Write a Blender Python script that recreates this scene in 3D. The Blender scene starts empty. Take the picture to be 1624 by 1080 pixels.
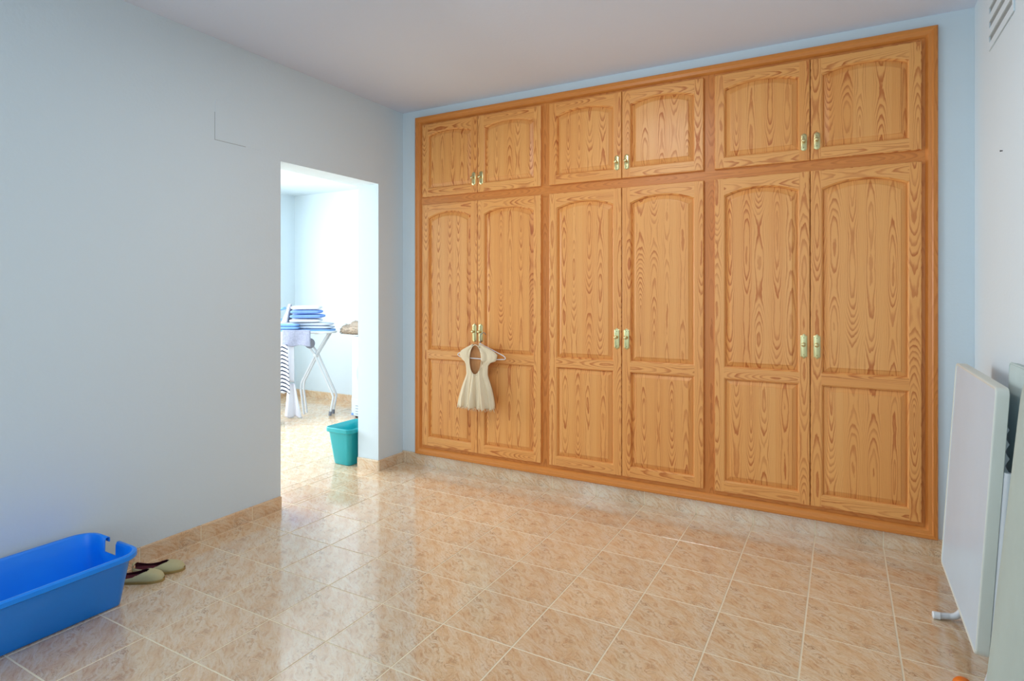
import bpy, math, random
from mathutils import Vector, Matrix
random.seed(7)
PI = math.pi
sc = bpy.context.scene
col = sc.collection

# ------------------------------------------------------------------ camera
FPX = 941.8
cam_d = bpy.data.cameras.new('camera')
cam = bpy.data.objects.new('camera', cam_d); col.objects.link(cam)
cam_d.sensor_width = 36.0
cam_d.lens = FPX / 1624 * 36.0
cam_d.shift_y = -(540 - 462.0) / 1624
cam.location = (0, 0, 1.32)
cam.rotation_euler = (PI / 2, 0, math.radians(29.14))
cam_d.clip_start = 0.02
sc.camera = cam

# ------------------------------------------------------------------ world, light, exposure
W = bpy.data.worlds.new('sky'); sc.world = W; W.use_nodes = True
bg = W.node_tree.nodes['Background']
bg.inputs[0].default_value = (0.62, 0.80, 1.0, 1); bg.inputs[1].default_value = 1.6
sc.view_settings.view_transform = 'Standard'
sc.view_settings.look = 'None'
sc.view_settings.gamma = 1.0
sc.view_settings.use_curve_mapping = False
sc.view_settings.exposure = 0.2

def area(name, loc, rot, sx, sy, power, color):
    l = bpy.data.lights.new(name, 'AREA'); l.shape = 'RECTANGLE'; l.size = sx; l.size_y = sy
    l.energy = power; l.color = color
    o = bpy.data.objects.new(name, l); col.objects.link(o)
    o.location = loc; o.rotation_euler = rot
    return o
# daylight entering the window of the laundry room (in its left wall, out of view)
area('laundry_window_light', (-6.02, 2.75, 1.5), (0, -PI / 2, 0), 1.6, 2.2, 114, (0.96, 0.985, 1.0))
# daylight entering the bedroom window (left wall, behind the camera)
area('room_window_light', (-2.93, -0.55, 1.45), (0, -PI / 2, 0), 1.5, 1.5, 14, (0.60, 0.86, 1.0))
# daylight entering the balcony door behind the camera
area('balcony_light', (-1.2, -2.16, 1.35), (PI / 2, 0, 0), 2.2, 2.0, 8, (0.80, 0.95, 1.0))
# unseen fill light added at the ceiling to brighten the room, just above the view
area('ceiling_lamp_light', (-1.3, 2.0, 2.66), (math.radians(8), 0, 0), .5, .5, 14, (0.95, 0.98, 1.0))

# ------------------------------------------------------------------ helpers
class MB:
    def __init__(s): s.v = []; s.f = []; s.uv = []; s.mi = []
    def face(s, pts, uvs=None, mi=0):
        n = len(s.v); s.v += [tuple(p) for p in pts]; s.f.append(tuple(range(n, n + len(pts))))
        s.uv.append(uvs if uvs else [(0, 0)] * len(pts)); s.mi.append(mi)
    def box(s, x0, x1, y0, y1, z0, z1, mi=0):
        P = [(x0,y0,z0),(x1,y0,z0),(x1,y1,z0),(x0,y1,z0),(x0,y0,z1),(x1,y0,z1),(x1,y1,z1),(x0,y1,z1)]
        for q in ((0,3,2,1),(4,5,6,7),(0,1,5,4),(1,2,6,5),(2,3,7,6),(3,0,4,7)):
            s.face([P[i] for i in q], None, mi)
    def grid(s, rows, closed=False, mi=0):
        n = len(s.v); m = len(rows[0])
        for r in rows: s.v += [tuple(p) for p in r]
        for i in range(len(rows) - 1):
            for j in range(m if closed else m - 1):
                k = (j + 1) % m
                s.f.append((n+i*m+j, n+i*m+k, n+(i+1)*m+k, n+(i+1)*m+j)); s.uv.append([(0,0)]*4); s.mi.append(mi)
        return n
    def cap(s, base, m, flip=False, mi=0):
        q = tuple(range(base, base + m)); s.f.append(q[::-1] if flip else q); s.uv.append([(0,0)]*m); s.mi.append(mi)
    def tube(s, pts, r, seg=10, mi=0, caps=True):
        pts = [Vector(p) for p in pts]; rows = []
        up = Vector((0.13, 0.21, 0.97)).normalized(); prev = None
        for i, p in enumerate(pts):
            t = (pts[min(i+1, len(pts)-1)] - pts[max(i-1, 0)]).normalized()
            if prev is None:
                a = t.cross(up)
                if a.length < .1: a = t.cross(Vector((1, 0, 0)))
                a.normalize()
            else:
                a = prev - t * prev.dot(t); a.normalize()
            prev = a; b = t.cross(a)
            rr = r[i] if isinstance(r, (list, tuple)) else r
            rows.append([p + a * math.cos(2*PI*k/seg) * rr + b * math.sin(2*PI*k/seg) * rr for k in range(seg)])
        n = s.grid(rows, True, mi)
        if caps: s.cap(n, seg, True, mi); s.cap(n + (len(rows)-1)*seg, seg, False, mi)
    def lathe(s, prof, c, axis='z', seg=20, mi=0):
        rows = []
        for r, h in prof:
            row = []
            for k in range(seg):
                a = 2*PI*k/seg; x, y = r*math.cos(a), r*math.sin(a)
                if axis == 'z': row.append((c[0]+x, c[1]+y, c[2]+h))
                elif axis == '-y': row.append((c[0]+x, c[1]-h, c[2]+y))
                elif axis == '-x': row.append((c[0]-h, c[1]+x, c[2]+y))
            rows.append(row)
        n = s.grid(rows, True, mi); s.cap(n, seg, True, mi); s.cap(n+(len(rows)-1)*seg, seg, False, mi)
    def build(s, name, mats, parent=None, smooth=False, bevel=0, merge=True, fix=True, loc=None):
        me = bpy.data.meshes.new(name)
        me.from_pydata([tuple(p) for p in s.v], [], s.f)
        ul = me.uv_layers.new(name='UVMap')
        k = 0
        for u in s.uv:
            for w in u: ul.data[k].uv = w; k += 1
        mats = mats if isinstance(mats, (list, tuple)) else [mats]
        for m in mats: me.materials.append(m)
        for p, i in zip(me.polygons, s.mi): p.material_index = i
        import bmesh
        bm = bmesh.new(); bm.from_mesh(me)
        if merge: bmesh.ops.remove_doubles(bm, verts=bm.verts, dist=1e-5)
        if fix: bmesh.ops.recalc_face_normals(bm, faces=bm.faces)
        bm.to_mesh(me); bm.free()
        if smooth:
            for p in me.polygons: p.use_smooth = True
            if smooth is not True:
                me.set_sharp_from_angle(angle=math.radians(smooth))
        o = bpy.data.objects.new(name, me); col.objects.link(o)
        if loc: o.location = loc
        if parent: o.parent = parent
        if bevel:
            b = o.modifiers.new('bevel', 'BEVEL'); b.width = bevel; b.segments = 2; b.limit_method = 'ANGLE'; b.angle_limit = math.radians(40)
        return o

def thing(name, label, cat, loc=(0, 0, 0), rz=0, group=None):
    o = bpy.data.objects.new(name, None); col.objects.link(o)
    o.location = loc; o.rotation_euler = (0, 0, rz); o.empty_display_size = .05
    return tag(o, label, cat, group)
def tag(o, label, cat, group=None):
    o['label'] = label; o['category'] = cat
    if group: o['group'] = group
    return o
def struct(o, label=None):
    o['kind'] = 'structure'
    o['category'] = {'w': 'wall', 'f': 'floor', 'c': 'ceiling', 'b': 'baseboard', 't': 'trim'}[o.name[0]] if not o.name.startswith('window') else 'window'
    if label: o['label'] = label
    return o
def copyobj(o, parent, loc):
    c = o.copy(); col.objects.link(c); c.parent = parent; c.location = loc
    return c
def bez(p0, p1, p2, n=8):
    p0, p1, p2 = Vector(p0), Vector(p1), Vector(p2)
    return [p0*(1-t)**2 + p1*2*t*(1-t) + p2*t*t for t in [i/n for i in range(n+1)]]

# ------------------------------------------------------------------ materials
def lin(c): return tuple(((v/255)/12.92 if v/255 <= .04045 else ((v/255+.055)/1.055)**2.4) for v in c) + (1,)
class NT:
    def __init__(s, name):
        s.m = bpy.data.materials.new(name); s.m.use_nodes = True; s.t = s.m.node_tree
        s.b = s.t.nodes['Principled BSDF']
    def n(s, t, **kw):
        o = s.t.nodes.new(t)
        for k, v in kw.items(): setattr(o, k, v)
        return o
    def l(s, a, b): s.t.links.new(a, b)
    def put(s, sock, v):
        if hasattr(v, 'is_linked') or isinstance(v, bpy.types.NodeSocket): s.l(v, sock)
        else: sock.default_value = v
    def math(s, op, a, b=None, c=None, clamp=False):
        o = s.n('ShaderNodeMath', operation=op); o.use_clamp = clamp; s.put(o.inputs[0], a)
        if b is not None: s.put(o.inputs[1], b)
        if c is not None: s.put(o.inputs[2], c)
        return o.outputs[0]
    def noise(s, vec, scale, detail=2, rough=.5, dist=0, dim='3D', w=None):
        o = s.n('ShaderNodeTexNoise', noise_dimensions=dim)
        if vec is not None: s.l(vec, o.inputs['Vector'])
        if w is not None: s.put(o.inputs['W'], w)
        o.inputs['Scale'].default_value = scale; o.inputs['Detail'].default_value = detail
        o.inputs['Roughness'].default_value = rough; o.inputs['Distortion'].default_value = dist
        return o.outputs['Fac']
    def mix(s, f, a, b, mode='MIX'):
        o = s.n('ShaderNodeMix', data_type='RGBA', blend_type=mode)
        s.put(o.inputs[0], f); s.put(o.inputs[6], a); s.put(o.inputs[7], b)
        return o.outputs[2]
    def ramp(s, f, stops):
        o = s.n('ShaderNodeValToRGB'); s.l(f, o.inputs[0]); e = o.color_ramp.elements
        while len(e) > 1: e.remove(e[0])
        e[0].position = stops[0][0]; e[0].color = stops[0][1]
        for p, c in stops[1:]:
            q = e.new(p); q.color = c
        return o.outputs[0]
    def ss(s, f, a, b, lo=0, hi=1):
        o = s.n('ShaderNodeMapRange', interpolation_type='SMOOTHSTEP'); s.put(o.inputs[0], f)
        for i, v in enumerate((a, b, lo, hi)): o.inputs[i+1].default_value = v
        return o.outputs[0]
    def bump(s, h, strength=.2, dist=.002):
        o = s.n('ShaderNodeBump'); o.inputs['Strength'].default_value = strength; o.inputs['Distance'].default_value = dist
        s.l(h, o.inputs['Height']); s.l(o.outputs[0], s.b.inputs['Normal'])
    def xyz(s, vec):
        o = s.n('ShaderNodeSeparateXYZ'); s.l(vec, o.inputs[0]); return o.outputs
    def comb(s, x, y, z=0.0):
        o = s.n('ShaderNodeCombineXYZ')
        for i, v in enumerate((x, y, z)): s.put(o.inputs[i], v)
        return o.outputs[0]
    def coord(s, k='Object'): return s.n('ShaderNodeTexCoord').outputs[k]

def plain(name, rgb, rough=.5, metal=0, spec=None, bump=None, var=0.05, vscale=6, trans=0):
    M = NT(name); c = M.coord()
    base = lin(rgb)
    f = M.noise(c, vscale, 3)
    dark = tuple(v*(1-var) for v in base[:3]) + (1,); lite = tuple(min(1, v*(1+var)) for v in base[:3]) + (1,)
    M.l(M.mix(f, dark, lite), M.b.inputs['Base Color'])
    M.b.inputs['Roughness'].default_value = rough; M.b.inputs['Metallic'].default_value = metal
    if spec is not None: M.b.inputs['Specular IOR Level'].default_value = spec
    if bump: M.bump(M.noise(c, bump[0], 3), bump[1], bump[2])
    return M.m

def wall_mat(name, rgb):
    M = NT(name); c = M.n('ShaderNodeNewGeometry').outputs['Position']
    base = lin(rgb)
    f = M.noise(c, 1.1, 3)
    M.l(M.mix(f, tuple(v*.965 for v in base[:3])+(1,), base), M.b.inputs['Base Color'])
    M.b.inputs['Roughness'].default_value = .85
    M.b.inputs['Specular IOR Level'].default_value = .15
    a = M.noise(c, 70, 3); b = M.noise(c, 9, 2)
    M.bump(M.math('ADD', a, M.math('MULTIPLY', b, 1.5)), .22, .003)
    return M.m
m_wall = wall_mat('white_painted_plaster', (222, 234, 240))
m_ceil = wall_mat('ceiling_plaster', (226, 231, 244))

def wood_mat(name, light, mid, dark, line_amt=1.0):
    M = NT(name); uv = M.n('ShaderNodeUVMap').outputs[0]
    x = M.xyz(uv); u, v = x[0], x[1]
    wob = M.math('MULTIPLY', M.math('SUBTRACT', M.noise(M.comb(M.math('MULTIPLY', u, 3.0), M.math('MULTIPLY', v, 9.0)), 1.0, 2), .5), .012)
    vv = M.math('ADD', v, wob)
    BW = .085
    vb = M.math('DIVIDE', v, BW)
    bid = M.math('FLOOR', vb)
    wn = M.n('ShaderNodeTexWhiteNoise', noise_dimensions='1D'); M.l(bid, wn.inputs['W'])
    wn2 = M.n('ShaderNodeTexWhiteNoise', noise_dimensions='1D'); M.l(M.math('ADD', bid, 37.3), wn2.inputs['W'])
    r1, r2 = wn.outputs['Value'], wn2.outputs['Value']
    loc = M.math('SUBTRACT', M.math('SUBTRACT', M.math('DIVIDE', vv, BW), bid), M.math('ADD', .3, M.math('MULTIPLY', r1, .4)))
    lx = M.math('MULTIPLY', loc, BW)                      # metres from the heart of this board
    uu = M.math('ADD', u, M.math('MULTIPLY', r2, 17.0))
    # depth of the saw cut under the pith wanders along the board -> nested cathedral flames
    slow = M.noise(None, 1.15, 1.5, .5, 0, '1D', M.math('ADD', uu, M.math('MULTIPLY', bid, 3.1)))
    d = M.math('ADD', M.math('MULTIPLY', M.math('SUBTRACT', slow, .5), .15), .042)
    tilt = M.math('MULTIPLY', M.math('SUBTRACT', M.noise(M.comb(M.math('MULTIPLY', uu, 14.0), M.math('MULTIPLY', v, 60.0)), 1.0, 2.5), .5), .006)
    lx2 = M.math('MULTIPLY', lx, 1.25)
    r = M.math('SQRT', M.math('ADD', M.math('MULTIPLY', lx2, lx2), M.math('MULTIPLY', d, d)))
    r = M.math('ADD', r, tilt)
    ring = M.math('MULTIPLY', r, 140.0)
    fr = M.math('FRACT', ring)
    line = M.math('MULTIPLY', M.ss(fr, .35, .86), M.ss(fr, .90, 1.0, 1, 0))
    # ring contrast varies from ring to ring
    wn3 = M.n('ShaderNodeTexWhiteNoise', noise_dimensions='2D')
    M.l(M.comb(M.math('FLOOR', ring), bid), wn3.inputs['Vector'])
    # flames strongest near the heart, fading to the board's edge
    heart = M.ss(M.math('ABSOLUTE', lx), .010, .036, 1, .30)
    amt = M.math('MULTIPLY', M.math('MULTIPLY', line, M.math('ADD', .45, M.math('MULTIPLY', wn3.outputs['Value'], .6))), heart)
    fine = M.noise(M.comb(M.math('MULTIPLY', u, 9.0), M.math('MULTIPLY', v, 420.0)), 1.0, 3)
    amt = M.math('MULTIPLY', M.math('ADD', amt, M.math('MULTIPLY', M.math('SUBTRACT', fine, .45), .30)), line_amt, None, True)
    basec = M.mix(M.math('MULTIPLY', M.math('ADD', r1, M.noise(M.comb(M.math('MULTIPLY', u, 1.2), M.math('MULTIPLY', v, 7.0)), 1.0, 2)), .5), lin(light), lin(mid))
    c = M.mix(amt, basec, lin(dark))
    M.l(c, M.b.inputs['Base Color'])
    M.l(M.ss(amt, 0, 1, .34, .46), M.b.inputs['Roughness'])
    M.b.inputs['Specular IOR Level'].default_value = .45
    M.bump(amt, .25, .0006)
    return M.m
m_wood = wood_mat('varnished_pine', (244, 178, 104), (234, 156, 80), (190, 98, 36), .85)
m_case = wood_mat('varnished_pine_casing', (226, 146, 70), (216, 132, 58), (186, 100, 38), .6)

def tile_mat(name, world=False):
    M = NT(name); c0 = M.xyz(M.coord()); c = M.comb(c0[0], M.math('ADD', c0[1], c0[2]), 0.0)
    pos = M.n('ShaderNodeNewGeometry').outputs['Position']
    oi = M.n('ShaderNodeObjectInfo').outputs['Random']
    warp = M.n('ShaderNodeTexNoise'); M.l(c, warp.inputs['Vector']); warp.inputs['Scale'].default_value = 7; warp.inputs['Detail'].default_value = 3
    wv = M.n('ShaderNodeVectorMath', operation='MULTIPLY_ADD'); M.l(warp.outputs['Color'], wv.inputs[0]); wv.inputs[1].default_value = (.12, .12, .0); M.l(c, wv.inputs[2])
    q = wv.outputs[0]
    sx = M.xyz(q)
    # veins run diagonally across each tile
    a = math.radians(38)
    ru = M.math('ADD', M.math('MULTIPLY', sx[0], math.cos(a)), M.math('MULTIPLY', sx[1], -math.sin(a)))
    rv = M.math('ADD', M.math('MULTIPLY', sx[0], math.sin(a)), M.math('MULTIPLY', sx[1], math.cos(a)))
    st = M.comb(M.math('MULTIPLY', ru, 1.0), M.math('MULTIPLY', rv, 2.6), sx[2])
    big = M.noise(st, 5.5, 4, .55)
    med = M.noise(st, 17, 5, .62)
    sml = M.noise(c, 95, 4, .7)
    f = M.math('ADD', M.math('MULTIPLY', big, .6), M.math('MULTIPLY', med, .4))
    cc = M.ramp(f, [(.30, lin((212, 170, 130))), (.43, lin((228, 193, 153))), (.53, lin((234, 211, 177))), (.66, lin((237, 224, 202)))])
    cc = M.mix(M.ss(sml, .42, .66, 0, .30), cc, lin((204, 160, 122)))
    # fine dark scratches / veins
    v1 = M.noise(M.comb(M.math('MULTIPLY', ru, .8), M.math('MULTIPLY', rv, 3.4), 6.4), 12, 6, .65, .6)
    v1 = M.math('ABSOLUTE', M.math('SUBTRACT', v1, .5))
    mask = M.ss(M.noise(c, 6.5, 2), .47, .60)
    vein = M.math('MULTIPLY', M.ss(v1, .0, .020, 1, 0), mask)
    v2 = M.noise(M.comb(M.math('MULTIPLY', ru, 3.0), M.math('MULTIPLY', rv, 1.0), 9.3), 11, 5, .6, .4)
    v2 = M.math('ABSOLUTE', M.math('SUBTRACT', v2, .47))
    vein2 = M.math('MULTIPLY', M.ss(v2, 0, .010, 1, 0), M.ss(M.noise(c, 8.0, 1), .50, .62))
    cc = M.mix(M.math('MULTIPLY', vein, .8), cc, lin((138, 92, 56)))
    cc = M.mix(M.math('MULTIPLY', vein2, .65), cc, lin((142, 98, 62)))
    strk = M.noise(M.comb(M.math('MULTIPLY', ru, 1.0), M.math('MULTIPLY', rv, 5.0), 2.0), 19, 6, .72, .6)
    cc = M.mix(M.ss(strk, .50, .64, 0, .62), cc, lin((192, 138, 94)))
    cc = M.mix(M.ss(strk, .32, .46, .55, 0), cc, lin((242, 226, 206)))
    cc = M.mix(M.ss(M.noise(pos, 1.3, 2), .35, .7, 0, .22), cc, lin((224, 176, 136)))
    hs = M.n('ShaderNodeHueSaturation'); M.l(cc, hs.inputs['Color'])
    M.l(M.math('ADD', .96, M.math('MULTIPLY', oi, .08)), hs.inputs['Value'])
    M.l(hs.outputs[0], M.b.inputs['Base Color'])
    M.l(M.math('ADD', .085, M.math('MULTIPLY', med, .06)), M.b.inputs['Roughness'])
    M.b.inputs['IOR'].default_value = 2.15
    M.bump(M.math('ADD', med, M.math('MULTIPLY', big, 2)), .05, .0015)
    return M.m
m_tile = tile_mat('glazed_marbled_tile')
m_grout = plain('cream_grout', (246, 230, 200), .8, bump=(300, .3, .001))

m_brass = plain('polished_brass', (214, 200, 146), .28, 1.0)
m_brassd = plain('dark_screw', (90, 76, 40), .4, 1.0)
m_blue = plain('blue_plastic', (0, 140, 255), .33, bump=(40, .05, .002), var=.08)
m_teal = plain('teal_plastic', (30, 170, 178), .35, bump=(12, .25, .01))
m_wplas = plain('white_plastic', (232, 236, 238), .35)
m_laminate = plain('white_laminate', (200, 222, 238), .30, bump=(120, .1, .001))
m_rim = plain('cream_edge_band', (218, 220, 210), .5)
m_enamel = plain('white_enamelled_tube', (214, 218, 222), .3)
m_dring = plain('grey_door_ring', (170, 180, 196), .3)
m_dryer = plain('white_appliance_enamel', (196, 203, 214), .3)
m_dgap = plain('dark_recess', (20, 18, 16), .9)  # shade in the wardrobe's door gaps, put into the colour
m_black = plain('black_rubber', (60, 60, 66), .6)
m_grey = plain('grey_plastic', (120, 124, 136), .5)
m_ventback = plain('vent_dust', (150, 156, 156), .9)  # grey for the shaded vent slots and the cover plate joint
m_red = plain('red_plastic', (228, 60, 60), .4)
m_orange = plain('orange_plastic', (240, 120, 30), .4)

def cloth(name, rgb, scale=900, var=.08, bump=.3, vs=20, stretch=1):
    M = NT(name); c = M.coord(); b = lin(rgb)
    if stretch != 1:
        q = M.xyz(c); c = M.comb(q[0], q[1], M.math('MULTIPLY', q[2], stretch))
    f = M.noise(c, vs, 4, .6)
    M.l(M.mix(f, tuple(v*(1-var*2) for v in b[:3])+(1,), tuple(min(1, v*(1+var)) for v in b[:3])+(1,)), M.b.inputs['Base Color'])
    M.b.inputs['Roughness'].default_value = .95; M.b.inputs['Specular IOR Level'].default_value = .1
    M.bump(M.noise(c, scale, 2), bump, .002)
    return M.m
m_dressback = cloth('tan_sheer_back', (206, 146, 96), 260, .08, .4, 30)
m_dress = cloth('cream_crinkled_cotton', (240, 220, 186), 160, .10, 1.0, 40, .12)
m_canvas = cloth('beige_canvas', (206, 196, 152), 700, .10)
m_maroon = cloth('maroon_lining', (92, 44, 52), 500)
m_rope = cloth('jute_sole', (176, 148, 92), 300)
m_matt = cloth('pale_green_mattress_ticking', (190, 202, 194), 500, .07, .3, 5)
m_matt2 = cloth('grey_green_mattress_ticking', (196, 212, 210), 500, .07, .3, 5)
m_towelb = cloth('blue_terry', (128, 164, 236), 400, .10, .8)
m_towelb2 = cloth('light_blue_terry', (124, 164, 224), 400, .10, .8)
m_towelw = cloth('white_terry', (230, 233, 238), 400, .03, .6)
m_towelg = cloth('grey_terry', (164, 168, 190), 300, .22, .9, 60)
m_paleblue = cloth('pale_grey_blue_cotton', (206, 216, 232), 600)
m_bluecot = cloth('blue_cotton', (130, 172, 226), 600)
m_white = cloth('white_cotton', (224, 226, 236), 600, .02)
m_bluegrey = cloth('blue_grey_cotton', (150, 170, 200), 600)
m_fluff = cloth('beige_shag', (184, 168, 152), 120, .18, 1.0, 90)
def stripe_mat():
    M = NT('navy_striped_jersey'); c = M.coord(); x = M.xyz(c)
    z = M.math('ADD', x[2], M.math('MULTIPLY', M.math('ABSOLUTE', M.math('ADD', x[0], .01)), .5))
    f = M.math('FRACT', M.math('MULTIPLY', z, 25.0))
    M.l(M.mix(M.ss(f, .60, .68), lin((236, 236, 240)), lin((48, 56, 84))), M.b.inputs['Base Color'])
    M.b.inputs['Roughness'].default_value = .95
    return M.m
m_stripe = stripe_mat()

# ------------------------------------------------------------------ room shell
DW, LX, RX, H = 3.6157, -2.9855, .558, 2.70
T = .2                      # wall thickness at the opening
YJ0, YJ1, ZD = 2.468, 3.337, 2.110
FY = -2.2                   # wall behind the camera
LLX, LBY, LFY, LH = -6.10, 5.26, 1.0, 2.53

def wall_left():
    m = MB(); x0, x1 = LX - T, LX
    # window opening behind the camera (y -1.3..0.2, z .7..2.2)
    m.box(x0, x1, FY, -1.3, 0, H); m.box(x0, x1, -1.3, .2, 0, .7); m.box(x0, x1, -1.3, .2, 2.2, H)
    m.box(x0, x1, .2, YJ0, 0, H); m.box(x0, x1, YJ0, YJ1, ZD, H); m.box(x0, x1, YJ1, DW, 0, H)
    return struct(m.build('wall_left', m_wall), 'white plaster wall with a doorless opening into the laundry room')
wall_left()
m = MB(); m.box(LX - T, RX + .15, DW, DW + .15, 0, H); struct(m.build('wall_back', m_wall), 'white plaster wall around the built-in wardrobe')
m = MB(); m.box(RX, RX + .15, FY - .15, DW + .15, 0, H); struct(m.build('wall_right', m_wall), 'white wall with the slotted vent')
m = MB()
m.box(LX - T, -2.3, FY - .15, FY, 0, H); m.box(-.1, RX, FY - .15, FY, 0, H); m.box(-2.3, -.1, FY - .15, FY, 2.4, H); m.box(-2.3, -.1, FY - .15, FY, 0, .3)
struct(m.build('wall_front', m_wall), 'wall behind the viewpoint with a wide window opening')
m = MB(); m.box(LX - T, RX + .15, FY - .15, DW + .15, H, H + .12); struct(m.build('ceiling', m_ceil), 'flat white ceiling of the wardrobe room')
# laundry room
m = MB(); m.box(LLX, LX - T, LBY, LBY + .15, 0, LH); struct(m.build('wall_laundry_back', m_wall), 'bright white far wall of the laundry room')
m = MB(); m.box(LLX - .15, LLX, LFY - .15, 1.65, 0, LH); m.box(LLX - .15, LLX, 3.85, LBY + .15, 0, LH); m.box(LLX - .15, LLX, 1.65, 3.85, 0, .7); m.box(LLX - .15, LLX, 1.65, 3.85, 2.3, LH); struct(m.build('wall_laundry_left', m_wall), 'white left wall of the laundry room')
m = MB(); m.box(LX - T, LX, DW + .15, LBY + .15, 0, LH); struct(m.build('wall_laundry_right', m_wall))
m = MB(); m.box(LLX, LX - T, LFY - .15, LFY, 0, LH)
struct(m.build('wall_laundry_front', m_wall))
m = MB(); m.box(LLX - .15, LX - T, LFY - .15, LBY + .15, LH, LH + .12); struct(m.build('ceiling_laundry', m_wall), 'white ceiling of the laundry room')

# ------------------------------------------------------------------ floor: grout bed + separate tiles
S, TX0, TY0, G = .3137, -.1327, 3.4944, .0066
m = MB(); m.box(LLX - .15, RX + .15, FY - .15, LBY + .15, -.12, -.0015)
floor = struct(m.build('floor', m_grout), 'floor of marbled beige glazed tiles with cream grout')
def tile_mesh(w, h, name='tile'):
    m = MB(); g = G/2; c = .0003
    def ring(i, z): return [(g+i, g+i, z), (w-g-i, g+i, z), (w-g-i, h-g-i, z), (g+i, h-g-i, z)]
    n = m.grid([ring(0, -.004), ring(0, -c), ring(c, 0)], True); m.cap(n+8, 4)
    me_o = m.build(name, m_tile, floor); return me_o
full = None; ntile = 0
def clip(a, b, lo, hi): return max(a, lo), min(b, hi)
regions = [(LX, RX, .55, DW), (LX - T, LX, YJ0, YJ1), (LLX, LX - T, 2.0, LBY)]
for ri, (xa, xb, ya, yb) in enumerate(regions):
    i0, i1 = math.floor((xa - TX0)/S), math.ceil((xb - TX0)/S)
    j0, j1 = math.floor((ya - TY0)/S), math.ceil((yb - TY0)/S)
    for i in range(i0, i1):
        for j in range(j0, j1):
            x0, x1 = TX0 + i*S, TX0 + (i+1)*S; y0, y1 = TY0 + j*S, TY0 + (j+1)*S
            cx0, cx1 = clip(x0, x1, xa, xb); cy0, cy1 = clip(y0, y1, ya, yb)
            if cx1-cx0 < .012 or cy1-cy0 < .012: continue
            # only what the view (and a step aside) can show
            mx, my = (cx0+cx1)/2, (cy0+cy1)/2
            ang = math.degrees(math.atan2(mx, my)) + 29.14
            if ri == 0 and (ang > 48 or ang < -52): continue
            if ri == 2:
                if my < mx*(2.3/-3.0) - .35 or my > mx*(3.45/-3.1) + .5: continue
            z = random.uniform(-.0003, .0003)
            if cx1-cx0 > S-1e-4 and cy1-cy0 > S-1e-4:
                if full is None: full = tile_mesh(S, S); full.location = (x0, y0, z)
                else:
                    t = copyobj(full, floor, (x0, y0, z))
            else:
                t = tile_mesh(cx1-cx0, cy1-cy0); t.location = (cx0, cy0, z)
            ntile += 1
print('tiles', ntile)

# ------------------------------------------------------------------ baseboards of tiles with a rounded top
def base_piece(L, h, t=.010):
    m = MB(); g = .0028
    prof = [(0, 0), (-t, 0), (-t, h-.016), (-t-.0012, h-.0145), (-t-.0012, h-.006), (-t+.002, h-.001), (-t+.006, h), (0, h)]
    rows = [[(x, y, z) for (y, z) in prof] for x in (g, L-g)]
    n = m.grid(rows, True); m.cap(n, len(prof), True); m.cap(n+len(prof), len(prof))
    return m
def baseboard(name, origin, rz, L, joints, h, label=None):
    """runs along local +x, stands out towards local -y"""
    m = MB(); m.box(0, L, -.0085, 0, 0, h-.004)
    o = struct(m.build(name, m_grout), label); o.location = origin; o.rotation_euler = (0, 0, rz)
    js = [0] + sorted(j for j in joints if .01 < j < L-.01) + [L]
    for a, b in zip(js, js[1:]):
        p = base_piece(b-a, h).build('tile', m_tile, o); p.location = (a, 0, 0)
    return o
HB = .077
XJ = [TX0 + i*S for i in range(-9, 3)]
YJ = [TY0 + j*S for j in range(-12, 7)]
baseboard('baseboard_back', (LX, DW, 0), 0, RX-LX, [x-LX for x in XJ], .087, 'tiled baseboard running under the wardrobe')
YL = [1.636 + (k-5)*.3137 for k in range(12)]
# left wall: local +x runs towards -y, local -y is world -x.. so rotate by -90deg and start from the far end
baseboard('baseboard_left', (LX, .4, 0), PI/2, YJ0-.4, [y-.4 for y in YL], HB, 'tiled baseboard left of the opening').scale = (1, 1, 1)
baseboard('baseboard_left_return', (LX, YJ1, 0), PI/2, DW-.0095-YJ1, [3.565-YJ1-.02], HB, 'short tiled baseboard between the opening and the corner')
baseboard('baseboard_jamb', (LX - T, YJ1, 0), 0, T + .0095, [], HB, 'tiled baseboard on the inner face of the opening')
baseboard('baseboard_laundry_back', (LLX, LBY, 0), 0, LX-T-LLX, [x-LLX for x in [TX0+i*S for i in range(-19, -9)]], .082, 'tiled baseboard along the far laundry wall')
baseboard('baseboard_laundry_left', (LLX, 2.2, 0), -PI/2, LBY-2.2, [], .082).rotation_euler = (0, 0, PI/2)
baseboard('baseboard_right', (RX, DW-.01, 0), -PI/2, 2.9, [.2+.3137*k for k in range(9)], HB, 'tiled baseboard of the right wall behind the folded table')

# ------------------------------------------------------------------ wardrobe
YF = DW - .035              # front plane of the doors
wd = thing('built_in_wardrobe', 'wall-wide built-in pine wardrobe with twelve arched panel doors', 'wardrobe', (0, 0, 0))
WX0, WX1, WZ0, WZ1 = -2.8447, .4103, .088, 2.6381
cols = [(-2.772, -2.2795), (-2.2795, -1.773), (-1.715, -1.2105), (-1.2105, -.712), (-.653, -.155), (-.155, .3445)]
UP, LO = (2.0275, 2.571), (.1635, 1.970)
def R(): return random.uniform(0, 40)

def wpoly(m, pts3, along, uo, vo, mi=0):
    """planar wood face; along = 'z' or 'x' is the grain direction"""
    uv = []
    for p in pts3:
        a, b = (p[2], p[0]) if along == 'z' else (p[0], p[2])
        uv.append((a + uo, b + vo))
    m.face(pts3, uv, mi)
def vcell(v0, v1):
    """random v offset that centres a narrow piece within one shader board"""
    BW = .085; k = random.randint(5, 4000)
    return (k+.5 + random.uniform(-.12, .12))*BW - (v0+v1)/2

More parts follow.
